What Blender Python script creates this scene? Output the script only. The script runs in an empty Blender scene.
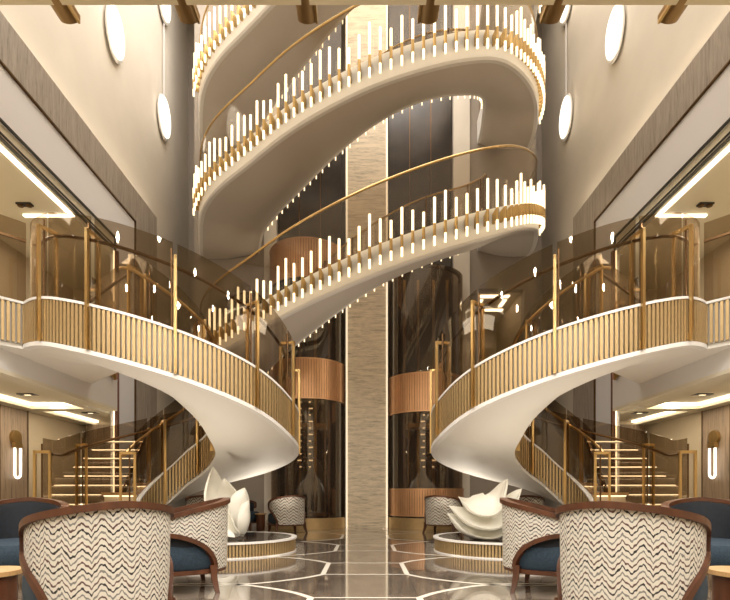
import bpy, bmesh, math, random
from mathutils import Vector, Matrix
random.seed(7)
sc = bpy.context.scene
PI = math.pi
R = math.radians

# ---------------------------------------------------------------- camera, world, light, exposure
cam_d = bpy.data.cameras.new('camera')
cam = bpy.data.objects.new('camera', cam_d); sc.collection.objects.link(cam)
cam.location = (0, 0, 0.87); cam.rotation_euler = (R(90), 0, 0)
cam_d.sensor_width = 36; cam_d.lens = 487 / 730 * 36; cam_d.shift_y = 193 / 730
cam_d.clip_start = 0.05; cam_d.clip_end = 200
sc.camera = cam
sc.view_settings.view_transform = 'Standard'; sc.view_settings.look = 'None'
sc.view_settings.gamma = 1; sc.view_settings.use_curve_mapping = False
sc.view_settings.exposure = 0.9
w = bpy.data.worlds.new('world'); sc.world = w; w.use_nodes = True
w.node_tree.nodes['Background'].inputs[0].default_value = (1.0, 0.94, 0.86, 1)
w.node_tree.nodes['Background'].inputs[1].default_value = 1.15
sc.cycles.use_denoising = True
sc.cycles.max_bounces = 8; sc.cycles.diffuse_bounces = 4; sc.cycles.glossy_bounces = 4
sc.cycles.transparent_max_bounces = 32
sc.cycles.sample_clamp_indirect = 6
sc.cycles.caustics_reflective = False; sc.cycles.caustics_refractive = False

def area(name, loc, rot, sx, sy, power, col=(1, 0.88, 0.72)):
    l = bpy.data.lights.new(name, 'AREA'); l.shape = 'RECTANGLE'; l.size = sx; l.size_y = sy
    l.energy = power; l.color = col
    o = bpy.data.objects.new(name, l); sc.collection.objects.link(o)
    o.location = loc; o.rotation_euler = rot
    return o
area('top_fill_area', (0, 9.3, 14.8), (0, 0, 0), 9.5, 5.6, 620, (1, .955, .90))  # added overhead fill, out of view under the closed ceiling
for ix, x in enumerate((-4.6, -1.6, 1.6, 4.6)):
    for iy, y in enumerate((-3.9, -1.5, 1.2, 3.4)):
        l = bpy.data.lights.new('lounge_downlight', 'SPOT'); l.energy = 190; l.color = (1, .955, .89); l.spot_size = R(160); l.spot_blend = .6; l.shadow_soft_size = .09
        o = bpy.data.objects.new('lounge_downlight', l); sc.collection.objects.link(o); o.location = (x, y, 5.95)
for s in (-1, 1):
    area('lower_ceiling_area', (s * 5.8, 7.2, 2.5), (0, 0, 0), .22, 5.5, 42, (1, .86, .64))
    area('gallery_ceiling_area', (s * 6.0, 6.6, 5.6), (0, 0, 0), 1.2, 5, 60, (1, .88, .7))

# ---------------------------------------------------------------- materials
MATS = {}
def mat(name, col, rough=0.5, metal=0.0, noise=0.0, nscale=8.0, bump=0.0, coat=0.0, emit=None, estr=0.0, stretch=(1, 1, 1)):
    m = bpy.data.materials.new(name); m.use_nodes = True
    nt = m.node_tree; b = nt.nodes['Principled BSDF']
    b.inputs['Base Color'].default_value = (*col, 1)
    b.inputs['Roughness'].default_value = rough; b.inputs['Metallic'].default_value = metal
    if coat: b.inputs['Coat Weight'].default_value = coat; b.inputs['Coat Roughness'].default_value = 0.05
    if noise or bump:
        tc = nt.nodes.new('ShaderNodeTexCoord'); mp = nt.nodes.new('ShaderNodeMapping')
        mp.inputs['Scale'].default_value = stretch
        n = nt.nodes.new('ShaderNodeTexNoise'); n.inputs['Scale'].default_value = nscale; n.inputs['Detail'].default_value = 5
        nt.links.new(tc.outputs['Object'], mp.inputs[0]); nt.links.new(mp.outputs[0], n.inputs['Vector'])
        if noise:
            r = nt.nodes.new('ShaderNodeValToRGB')
            r.color_ramp.elements[0].position = 0.3; r.color_ramp.elements[1].position = 0.7
            r.color_ramp.elements[0].color = (*[c * (1 - noise) for c in col], 1)
            r.color_ramp.elements[1].color = (*[min(1, c * (1 + noise)) for c in col], 1)
            nt.links.new(n.outputs['Fac'], r.inputs[0]); nt.links.new(r.outputs[0], b.inputs['Base Color'])
        if bump:
            bp = nt.nodes.new('ShaderNodeBump'); bp.inputs['Strength'].default_value = bump; bp.inputs['Distance'].default_value = 0.01
            nt.links.new(n.outputs['Fac'], bp.inputs['Height']); nt.links.new(bp.outputs[0], b.inputs['Normal'])
    if emit:
        b.inputs['Emission Color'].default_value = (*emit, 1); b.inputs['Emission Strength'].default_value = estr
    MATS[name] = m
    return m
cream = mat('cream plaster', (0.69, 0.63, 0.54), 0.6, noise=0.03, nscale=1.5)
beige = mat('beige wall panel', (0.56, 0.47, 0.34), 0.6, noise=0.04, nscale=2)
whitep = mat('white lacquer', (0.80, 0.77, 0.73), 0.35)
greywhite = mat('pale grey lacquer', (0.76, 0.745, 0.76), 0.4)
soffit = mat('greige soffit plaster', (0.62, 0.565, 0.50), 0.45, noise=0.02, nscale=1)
stair_white = mat('ivory soffit lacquer', (0.76, 0.725, 0.66), 0.6)
ceil_m = mat('warm ceiling panel', (0.70, 0.64, 0.50), 0.6)
fascia_m = mat('pale grey fascia', (0.70, 0.67, 0.64), 0.45)
gallery_floor = mat('sand carpet', (0.42, 0.38, 0.31), 0.9, noise=.1, nscale=40)
brass = mat('brushed brass', (0.56, 0.385, 0.165), 0.28, 1.0, noise=0.08, nscale=30, stretch=(1, 1, .1))
brass_d = mat('dark bronze', (0.15, 0.085, 0.04), 0.3, 1.0)
brass_s = mat('satin brass slat', (0.50, 0.355, 0.175), 0.42, 0.6, noise=0.06, nscale=20)
copper = mat('copper slats', (0.72, 0.42, 0.23), 0.35, 0.7, noise=0.06, nscale=4)
slat_back = mat('grey slat backing', (0.42, 0.39, 0.34), 0.5)
slat_dark = mat('dark slat backing', (0.10, 0.08, 0.055), 0.45)
wood = mat('walnut frame', (0.078, 0.026, 0.010), 0.38, noise=0.35, nscale=12, stretch=(1, 1, .2))
oak = mat('oiled oak tread', (0.46, 0.28, 0.12), 0.35, noise=0.15, nscale=10, stretch=(1, 6, 1))
blue = mat('blue upholstery', (0.016, 0.033, 0.052), 0.85, noise=0.25, nscale=60, bump=0.2)
bluegrey = mat('grey blue upholstery', (0.10, 0.125, 0.15), 0.85, noise=0.15, nscale=60, bump=0.2)
navy = mat('navy velvet', (0.0045, 0.007, 0.012), 0.8, noise=0.4, nscale=30)
darkpanel = mat('dark bronze panel', (0.040, 0.031, 0.025), 0.22, 0.2, noise=0.3, nscale=2)
sculpt = mat('ivory sculpture plaster', (0.80, 0.77, 0.68), 0.35, noise=0.03, nscale=3)
blackgl = mat('black glossy disc', (0.022, 0.016, 0.013), 0.08)
black = mat('black metal', (0.02, 0.018, 0.016), 0.4)
led = mat('warm light strip', (1, .9, .7), 0.5, emit=(1, 0.87, 0.66), estr=2.6)
led_soft = mat('soft light strip', (1, .9, .7), 0.5, emit=(1, 0.80, 0.50), estr=1.3)
cove = mat('cove light', (1, .9, .7), 0.5, emit=(1, 0.90, 0.74), estr=30)
edge_glow = mat('column edge glow', (1, .9, .7), 0.5, emit=(1, 0.84, 0.60), estr=.36)
tube_m = mat('glowing tube', (1, .9, .7), 0.4, emit=(1, 0.80, 0.50), estr=.95)
disc_m = mat('glowing disc face', (1, 1, .95), 0.4, emit=(1, 0.93, 0.80), estr=.9)

def travertine(name, col, vertical):
    m = bpy.data.materials.new(name); m.use_nodes = True; nt = m.node_tree; b = nt.nodes['Principled BSDF']
    tc = nt.nodes.new('ShaderNodeTexCoord'); mp = nt.nodes.new('ShaderNodeMapping')
    mp.inputs['Scale'].default_value = (6, 6, .35) if vertical else (.6, .6, 5)
    n = nt.nodes.new('ShaderNodeTexNoise'); n.inputs['Scale'].default_value = 3; n.inputs['Detail'].default_value = 8; n.inputs['Roughness'].default_value = .7
    n.inputs['Distortion'].default_value = .6
    n2 = nt.nodes.new('ShaderNodeTexNoise'); n2.inputs['Scale'].default_value = 9; n2.inputs['Detail'].default_value = 6; n2.inputs['Roughness'].default_value = .8
    nt.links.new(tc.outputs['Object'], mp.inputs[0]); nt.links.new(mp.outputs[0], n.inputs['Vector']); nt.links.new(mp.outputs[0], n2.inputs['Vector'])
    mx = nt.nodes.new('ShaderNodeMath'); mx.operation = 'ADD'
    mh = nt.nodes.new('ShaderNodeMath'); mh.operation = 'MULTIPLY'; mh.inputs[1].default_value = .5
    nt.links.new(n.outputs['Fac'], mx.inputs[0]); nt.links.new(n2.outputs['Fac'], mx.inputs[1]); nt.links.new(mx.outputs[0], mh.inputs[0])
    r = nt.nodes.new('ShaderNodeValToRGB'); e = r.color_ramp.elements
    e[0].position = .40; e[0].color = (*[c * .55 for c in col], 1)
    e[1].position = .58; e[1].color = (*[min(1, c * 1.15) for c in col], 1)
    x = e.new(.47); x.color = (*[c * .9 for c in col], 1)
    nt.links.new(mh.outputs[0], r.inputs[0]); nt.links.new(r.outputs[0], b.inputs['Base Color'])
    b.inputs['Roughness'].default_value = .45
    return m
trav_col = travertine('travertine column stone', (0.64, 0.54, 0.40), False)
trav_band = travertine('grey travertine band', (0.36, 0.31, 0.26), True)
trav_wood = travertine('veined brown panel', (0.30, 0.22, 0.155), True)

def glass_mat(name, tint, refl=1.0, base=None, bmix=0.0):
    m = bpy.data.materials.new(name); m.use_nodes = True; nt = m.node_tree
    for n in list(nt.nodes): nt.nodes.remove(n)
    out = nt.nodes.new('ShaderNodeOutputMaterial'); t = nt.nodes.new('ShaderNodeBsdfTransparent'); t.inputs[0].default_value = (*tint, 1)
    g = nt.nodes.new('ShaderNodeBsdfGlossy'); g.inputs['Roughness'].default_value = 0.015; g.inputs[0].default_value = (1, .95, .88, 1)
    f0 = nt.nodes.new('ShaderNodeLayerWeight'); f0.inputs[0].default_value = .5
    f1 = nt.nodes.new('ShaderNodeMath'); f1.operation = 'POWER'; f1.inputs[1].default_value = 4.5; nt.links.new(f0.outputs['Facing'], f1.inputs[0])
    f = nt.nodes.new('ShaderNodeMath'); f.operation = 'MULTIPLY_ADD'; f.inputs[1].default_value = .9; f.inputs[2].default_value = .045; nt.links.new(f1.outputs[0], f.inputs[0])
    k = nt.nodes.new('ShaderNodeMath'); k.operation = 'MULTIPLY'; k.inputs[1].default_value = refl; k.use_clamp = True
    mx = nt.nodes.new('ShaderNodeMixShader')
    nt.links.new(f.outputs[0], k.inputs[0]); nt.links.new(k.outputs[0], mx.inputs[0])
    src = t
    if base:
        d = nt.nodes.new('ShaderNodeBsdfDiffuse'); d.inputs[0].default_value = (*base, 1)
        m2 = nt.nodes.new('ShaderNodeMixShader'); m2.inputs[0].default_value = bmix
        nt.links.new(t.outputs[0], m2.inputs[1]); nt.links.new(d.outputs[0], m2.inputs[2]); src = m2
    nt.links.new(src.outputs[0], mx.inputs[1]); nt.links.new(g.outputs[0], mx.inputs[2]); nt.links.new(mx.outputs[0], out.inputs[0])
    return m
glass = glass_mat('tinted balustrade glass', (0.71, 0.655, 0.585), 1.0)
glass_up = glass_mat('lightly tinted glass', (0.82, 0.78, 0.73), 0.7)
glass_lift = glass_mat('smoked lift glass', (0.68, 0.59, 0.49), 1.5, (0.09, .07, .055), .2)

def zigzag_mat(k=1.0):
    m = bpy.data.materials.new('flame stitch fabric'); m.use_nodes = True; nt = m.node_tree; L = nt.links
    b = nt.nodes['Principled BSDF']; b.inputs['Roughness'].default_value = .85
    tc = nt.nodes.new('ShaderNodeTexCoord'); sp = nt.nodes.new('ShaderNodeSeparateXYZ'); L.new(tc.outputs['UV'], sp.inputs[0])
    def M(op, a, c=None, d=None):
        n = nt.nodes.new('ShaderNodeMath'); n.operation = op
        for i, v in enumerate((a, c, d)):
            if v is None: continue
            if isinstance(v, (int, float)): n.inputs[i].default_value = v
            else: L.new(v, n.inputs[i])
        return n.outputs[0]
    u, v = M('DIVIDE', sp.outputs[0], k), M('DIVIDE', sp.outputs[1], k)
    t1 = M('PINGPONG', u, .047)                       # 0.. .047
    t2 = M('PINGPONG', M('ADD', u, .013), .131)
    t3 = M('PINGPONG', M('ADD', u, .004), .0125)
    nz = nt.nodes.new('ShaderNodeTexNoise'); nz.noise_dimensions = '2D'; nz.inputs['Scale'].default_value = 55; L.new(tc.outputs['UV'], nz.inputs['Vector'])
    wv = M('ADD', M('MULTIPLY', t1, 1.0), M('ADD', M('MULTIPLY', t2, .22), M('MULTIPLY', t3, .6)))
    wv = M('ADD', wv, M('MULTIPLY', nz.outputs['Fac'], .016))
    row = M('DIVIDE', M('SUBTRACT', v, wv), .0335)
    fr = M('FRACT', row)
    line = M('LESS_THAN', M('ABSOLUTE', M('SUBTRACT', fr, .5)), .17)
    idx = M('FLOORED_MODULO', M('FLOOR', row), 3)
    r = nt.nodes.new('ShaderNodeValToRGB'); r.color_ramp.interpolation = 'CONSTANT'; e = r.color_ramp.elements
    e[0].position = 0; e[0].color = (.02, .016, .015, 1); e[1].position = .3; e[1].color = (.10, .055, .045, 1)
    x = e.new(.6); x.color = (.19, .18, .165, 1)
    L.new(M('DIVIDE', M('ADD', idx, .3), 3), r.inputs[0])
    mx = nt.nodes.new('ShaderNodeMix'); mx.data_type = 'RGBA'; mx.inputs[6].default_value = (.61, .575, .50, 1)
    L.new(line, mx.inputs[0]); L.new(r.outputs[0], mx.inputs[7]); L.new(mx.outputs[2], b.inputs['Base Color'])
    return m
fabric = zigzag_mat(); fabric_far = zigzag_mat(1.9)

def marble():
    m = bpy.data.materials.new('polished brown marble'); m.use_nodes = True; nt = m.node_tree; L = nt.links; b = nt.nodes['Principled BSDF']
    tc = nt.nodes.new('ShaderNodeTexCoord')
    n = nt.nodes.new('ShaderNodeTexNoise'); n.inputs['Scale'].default_value = 1.6; n.inputs['Detail'].default_value = 9; n.inputs['Roughness'].default_value = .62; n.inputs['Distortion'].default_value = 1.6
    L.new(tc.outputs['Object'], n.inputs['Vector'])
    r = nt.nodes.new('ShaderNodeValToRGB'); e = r.color_ramp.elements
    e[0].position = .3; e[0].color = (.11, .082, .061, 1); e[1].position = .75; e[1].color = (.25, .20, .155, 1)
    x = e.new(.5); x.color = (.16, .125, .096, 1); y = e.new(.52); y.color = (.26, .21, .165, 1); z = e.new(.54); z.color = (.155, .12, .092, 1)
    L.new(n.outputs['Fac'], r.inputs[0])
    br = nt.nodes.new('ShaderNodeTexBrick'); br.offset = 0; br.inputs['Scale'].default_value = 1; br.inputs['Brick Width'].default_value = .9; br.inputs['Row Height'].default_value = 1.05
    br.inputs['Mortar Size'].default_value = .004; br.inputs['Color1'].default_value = (1, 1, 1, 1); br.inputs['Color2'].default_value = (.8, .8, .8, 1); br.inputs['Mortar'].default_value = (.45, .45, .45, 1)
    mp = nt.nodes.new('ShaderNodeMapping'); mp.inputs['Location'].default_value = (.45, 0, 0); L.new(tc.outputs['Object'], mp.inputs[0]); L.new(mp.outputs[0], br.inputs['Vector'])
    mx = nt.nodes.new('ShaderNodeMix'); mx.data_type = 'RGBA'; mx.blend_type = 'MULTIPLY'; mx.inputs[0].default_value = 1
    L.new(r.outputs[0], mx.inputs[6]); L.new(br.outputs['Color'], mx.inputs[7]); L.new(mx.outputs[2], b.inputs['Base Color'])
    b.inputs['Roughness'].default_value = .09; b.inputs['IOR'].default_value = 1.75
    b.inputs['Coat Weight'].default_value = .6; b.inputs['Coat Roughness'].default_value = .03
    return m
marble_m = marble()
inlay = mat('white stone inlay', (0.80, 0.74, 0.64), 0.12)

# ---------------------------------------------------------------- helpers
C = sc.collection
def finish(name, bm, ms, parent=None, smooth=False):
    me = bpy.data.meshes.new(name)
    bmesh.ops.recalc_face_normals(bm, faces=bm.faces[:])
    bm.to_mesh(me); bm.free()
    for m in (ms if isinstance(ms, (list, tuple)) else [ms]): me.materials.append(m)
    if smooth:
        me.polygons.foreach_set('use_smooth', [True] * len(me.polygons))
        try: me.set_sharp_from_angle(angle=R(38))
        except Exception: pass
    o = bpy.data.objects.new(name, me); C.objects.link(o)
    if parent: o.parent = parent
    return o
def thing(name, label, cat, loc=(0, 0, 0), rz=0, group=None):
    o = bpy.data.objects.new(name, None); C.objects.link(o); o.empty_display_size = .1
    o.location = loc; o.rotation_euler = (0, 0, rz); o['label'] = label; o['category'] = cat
    if group: o['group'] = group
    return o
def tag(o, label, cat, group=None):
    o['label'] = label; o['category'] = cat
    if group: o['group'] = group
    return o
def struct(o): o['kind'] = 'structure'; return o
def box(bm, x0, x1, y0, y1, z0, z1, mi=0):
    if x0 > x1: x0, x1 = x1, x0
    if y0 > y1: y0, y1 = y1, y0
    if z0 > z1: z0, z1 = z1, z0
    v = [bm.verts.new(p) for p in ((x0, y0, z0), (x1, y0, z0), (x1, y1, z0), (x0, y1, z0), (x0, y0, z1), (x1, y0, z1), (x1, y1, z1), (x0, y1, z1))]
    for f in ((0, 3, 2, 1), (4, 5, 6, 7), (0, 1, 5, 4), (1, 2, 6, 5), (2, 3, 7, 6), (3, 0, 4, 7)):
        bm.faces.new([v[i] for i in f]).material_index = mi
def boxo(name, ms, *b, parent=None):
    bm = bmesh.new()
    if isinstance(b[0], (list, tuple)):
        for q in b: box(bm, *q)
    else: box(bm, *b)
    return finish(name, bm, ms, parent)
def cyl(bm, x, y, z0, z1, r0, r1=None, seg=24, mi=0, cap=True):
    r1 = r0 if r1 is None else r1
    a = [bm.verts.new((x + r0 * math.cos(2 * PI * i / seg), y + r0 * math.sin(2 * PI * i / seg), z0)) for i in range(seg)]
    b = [bm.verts.new((x + r1 * math.cos(2 * PI * i / seg), y + r1 * math.sin(2 * PI * i / seg), z1)) for i in range(seg)]
    for i in range(seg):
        bm.faces.new((a[i], a[(i + 1) % seg], b[(i + 1) % seg], b[i])).material_index = mi
    if cap:
        bm.faces.new(a[::-1]).material_index = mi; bm.faces.new(b).material_index = mi
def obar(bm, p, q, w, h, up=Vector((0, 0, 1)), mi=0):
    """rectangular bar from p to q"""
    p = Vector(p); q = Vector(q); d = (q - p).normalized()
    s = d.cross(up)
    if s.length < 1e-4: s = d.cross(Vector((0, 1, 0)))
    s.normalize(); u = s.cross(d).normalized()
    a = [bm.verts.new(c + s * i * w / 2 + u * j * h / 2) for c in (p, q) for i, j in ((-1, -1), (1, -1), (1, 1), (-1, 1))]
    for f in ((0, 1, 2, 3), (7, 6, 5, 4), (0, 4, 5, 1), (1, 5, 6, 2), (2, 6, 7, 3), (3, 7, 4, 0)):
        bm.faces.new([a[i] for i in f]).material_index = mi
def sweep(bm, rings, closed=False, cap=True, mi=0, loop=True):
    """rings: list of lists of points; joins successive rings"""
    V = [[bm.verts.new(p) for p in r] for r in rings]
    n = len(V[0])
    pairs = list(zip(V, V[1:])) + ([(V[-1], V[0])] if closed else [])
    for a, b in pairs:
        for i in range(n if loop else n - 1):
            j = (i + 1) % n
            bm.faces.new((a[i], a[j], b[j], b[i])).material_index = mi
    if cap and not closed and loop:
        bm.faces.new(V[0][::-1]).material_index = mi; bm.faces.new(V[-1]).material_index = mi
    return V
def tube(bm, pts, r, seg=8, mi=0):
    pts = [Vector(p) for p in pts]; rings = []
    for i, p in enumerate(pts):
        d = (pts[min(i + 1, len(pts) - 1)] - pts[max(i - 1, 0)]).normalized()
        s = d.cross(Vector((0, 0, 1)))
        if s.length < 1e-3: s = Vector((1, 0, 0))
        s.normalize(); u = s.cross(d)
        rings.append([p + (s * math.cos(2 * PI * k / seg) + u * math.sin(2 * PI * k / seg)) * r for k in range(seg)])
    sweep(bm, rings, mi=mi)
def cr(P, t):
    """catmull-rom through P (list of tuples), t in 0..len-1"""
    n = len(P); i = min(int(t), n - 2); f = t - i
    g = lambda k: Vector(P[k]) if 0 <= k < n else (2 * Vector(P[0]) - Vector(P[1]) if k < 0 else 2 * Vector(P[-1]) - Vector(P[-2]))
    a, b, c, d = g(i - 1), g(i), g(i + 1), g(i + 2)
    return .5 * ((2 * b) + (c - a) * f + (2 * a - 5 * b + 4 * c - d) * f * f + (3 * b - a - 3 * c + d) * f ** 3)
def lerp_table(T, x):
    if x <= T[0][0]: return T[0][1]
    for (a, b), (c, d) in zip(T, T[1:]):
        if x <= c: return b + (d - b) * (x - a) / (c - a)
    return T[-1][1]

# ---------------------------------------------------------------- floor with inlays
bm = bmesh.new()
box(bm, -9, 9, -5, 15.5, -.2, 0)
def strip(pts, w, z=.0015):
    rings = []
    for i, p in enumerate(pts):
        p = Vector(p); d = (Vector(pts[min(i + 1, len(pts) - 1)]) - Vector(pts[max(i - 1, 0)])).normalized()
        nrm = Vector((-d.y, d.x)) * w / 2
        rings.append([(p.x + nrm.x, p.y + nrm.y, z), (p.x - nrm.x, p.y - nrm.y, z)])
    sweep(bm, rings, loop=False, mi=1)
for k, yc in enumerate((1.66, 3.62, 5.62, 7.72, 9.72, 11.8)):
    for s in (-1, 1):
        half = [(-.45, .42), (-.62, .63), (-.9, .85), (-1.2, 1.0), (-1.6, 1.05), (-2.0, .95), (-2.35, .6), (-2.45, 0.0)]
        pts = [(s * x, yc + y) for x, y in half] + [(s * x, yc - y) for x, y in half[::-1]]
        P = [tuple(cr([(a, b, 0) for a, b in pts], t / 4))[:2] for t in range(4 * (len(pts) - 1) + 1)]
        strip(P, .055); strip([(s * -.45, yc + .42), (s * -.45, yc - .42)], .055)
    for dy in (-.42, .42): strip([(-.45, yc + dy), (.45, yc + dy)], .03, .002)
struct(finish('floor', bm, [marble_m, inlay]))

# ---------------------------------------------------------------- back wall, column, lifts
YB = 12.7
bm = bmesh.new()
box(bm, -4.45, -2.28, YB, YB + .25, 0, 15); box(bm, -4.45, -4.35, YB + .25, 14.6, 0, 15); box(bm, 4.35, 4.45, YB + .25, 14.6, 0, 15); box(bm, -6.9, -4.35, 14.4, 14.6, 0, 15); box(bm, 4.35, 6.9, 14.4, 14.6, 0, 15); box(bm, 2.28, 2.95, YB, YB + .25, 0, 15)
box(bm, 2.95, 4.15, YB, YB + .25, 0, 3.7); box(bm, 2.95, 4.15, YB, YB + .25, 6.2, 15); box(bm, 4.15, 4.45, YB, YB + .25, 0, 15)
box(bm, -2.28, 2.28, YB + 1.2, YB + 1.3, 0, 15)
struct(finish('wall_back', bm, mat('warm grey plaster', (0.31, 0.265, 0.22), .55, noise=.03, nscale=1)))
# corridor seen through the opening in the back wall
bm = bmesh.new()
box(bm, 2.6, 2.95, YB + .25, 15.4, 3.5, 6.3); box(bm, 4.15, 4.34, YB + .25, 15.4, 3.5, 6.3); box(bm, 2.6, 4.5, 15.4, 15.5, 3.5, 6.3)
struct(finish('wall_corridor', bm, beige))
struct(boxo('floor_corridor', oak, 2.95, 4.15, YB + .25, 15.4, 3.5, 3.7))
struct(boxo('ceiling_corridor', ceil_m, 2.95, 4.15, YB + .25, 15.4, 6.2, 6.35))
for i, (x0, x1, y0, y1) in enumerate(((3.1, 3.9, 13.1, 13.25), (3.2, 4.0, 14.1, 14.22), (3.15, 3.25, 13.4, 13.9), (3.8, 3.9, 13.4, 13.9))):
    tag(boxo('ceiling_light', led, x0, x1, y0, y1, 6.17, 6.199), 'warm light strip in the ceiling of the corridor behind the right curved staircase', 'ceiling light', 'corridor ceiling lights')
struct(boxo('trim_1', cream, (-2.62, -2.30, YB - .06, YB - .001, 0, 15), (2.30, 2.72, YB - .06, YB - .001, 0, 15)))
# dark panels either side of the column
for s in (-1, 1):
    t = thing('wall_panelling', 'dark bronze panelling rising %s of the travertine column' % ('left' if s < 0 else 'right'), 'wall panel', (s * 1.4, YB, 0))
    for k in range(3):
        a, b = .62 + k * .55, .62 + (k + 1) * .55 - .012
        x0, x1 = s * a - s * 1.4, s * b - s * 1.4
        boxo('panel', darkpanel, x0, x1, .0, .05, 5.5, 15, parent=t)
    for k in range(2):
        x = s * (.62 + (k + 1) * .55 - .006) - s * 1.4
        boxo('joint_strip', brass_d, x - .008, x + .008, -.02, .04, 5.5, 15, parent=t)
bm = bmesh.new(); box(bm, -.44, .53, 12.3, 13.0, 0, 15)
col = finish('column', bm, trav_col); tag(col, 'tall square travertine column in the middle of the back wall', 'column')
for s, x in ((-1, -.462), (1, .552)):
    tag(boxo('light_strip', edge_glow, x - .022, x + .022, 12.27, 12.3, 0, 15), 'thin warm light strip along the %s edge of the travertine column' % ('left' if s < 0 else 'right'), 'light strip')
    # housing
for s in (-1, 1):
    cx, r, cy = (-1.475 if s < 0 else 1.565), .96, 12.62
    side = 'left' if s < 0 else 'right'
    top = 7.0 if s < 0 else 6.35
    t = thing('glass_lift', 'round smoked glass lift shaft with copper bands, %s of the travertine column' % side, 'lift', (cx, cy, 0))
    def arc(r, z0, z1, m, name, th=.02, a0=170, a1=370, n=40, par=None):
        bm = bmesh.new(); rings = []
        for i in range(n + 1):
            a = R(a0 + (a1 - a0) * i / n); c, q = math.cos(a), math.sin(a)
            rings.append([(r * c, r * q, z0), (r * c, r * q, z1), ((r - th) * c, (r - th) * q, z1), ((r - th) * c, (r - th) * q, z0)])
        sweep(bm, rings); return finish(name, bm, m, par or t, True)
    arc(r, .26, top, glass_lift, 'shaft_glass')
    arc(r + .06, 0, .26, brass_s, 'plinth', .1)
    def band(z0, z1, name='copper_band'):
        bm = bmesh.new(); n = 52; rr = r + .012
        for i in range(n):
            a = R(172 + 196 * (i + .5) / n); da = R(196 / n * .39)
            c = [((rr - q) * math.cos(a + e * da), (rr - q) * math.sin(a + e * da)) for q, e in ((0, -1), (0, 1), (.03, 1), (.03, -1))]
            V = [bm.verts.new((x, y, z)) for z in (z0 + .02, z1 - .02) for x, y in c]
            for f in ((0, 1, 2, 3), (7, 6, 5, 4), (0, 4, 5, 1), (1, 5, 6, 2), (2, 6, 7, 3), (3, 7, 4, 0)): bm.faces.new([V[k] for k in f])
        o = finish(name, bm, copper, t)
        b2 = arc(rr - .012, z0, z1, mat('copper backing %s %.1f' % (side, z0), (.48, .27, .15), .4, .6), 'band_backing', .015, par=o)
        arc(rr + .012, z1 - .03, z1, copper, 'band_rim', .05, par=o); arc(rr + .012, z0, z0 + .03, copper, 'band_rim', .05, par=o)
    if s < 0: band(3.14, 4.12); band(6.05, 7.0)
    else: band(2.83, 3.78); band(.30, .98)
    arc(r - .05, top - .05, top, brass_d, 'top_ring', .06)
    # interior: guide rails, car
    bm = bmesh.new()
    for dx in (-.55, -.2, .2, .55): box(bm, dx - .03, dx + .03, -.1, -.04, .1, top)
    finish('guide_rail', bm, brass, t)
    boxo('shaft_back', darkpanel, -.95, .95, .12, .2, 0, top, parent=t)
    bm = bmesh.new(); z0 = .3
    box(bm, -.5, .5, -.55, .0, z0, z0 + .08); box(bm, -.5, .5, -.55, 0, z0 + 2.2, z0 + 2.3)
    for a in (-.5, .47): box(bm, a, a + .03, -.55, -.52, z0 + .08, z0 + 2.2)
    finish('lift_car', bm, brass, t)
    bm = bmesh.new()
    for k in range(14):
        box(bm, -.14 - (k % 2) * .05, -.09, -.62, -.60, 1.5 + k * .16, 1.53 + k * .16); box(bm, .09, .14 + (k % 2) * .05, -.62, -.60, 1.5 + k * .16, 1.53 + k * .16)
    finish('indicator_lights', bm, led_soft, t)

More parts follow.
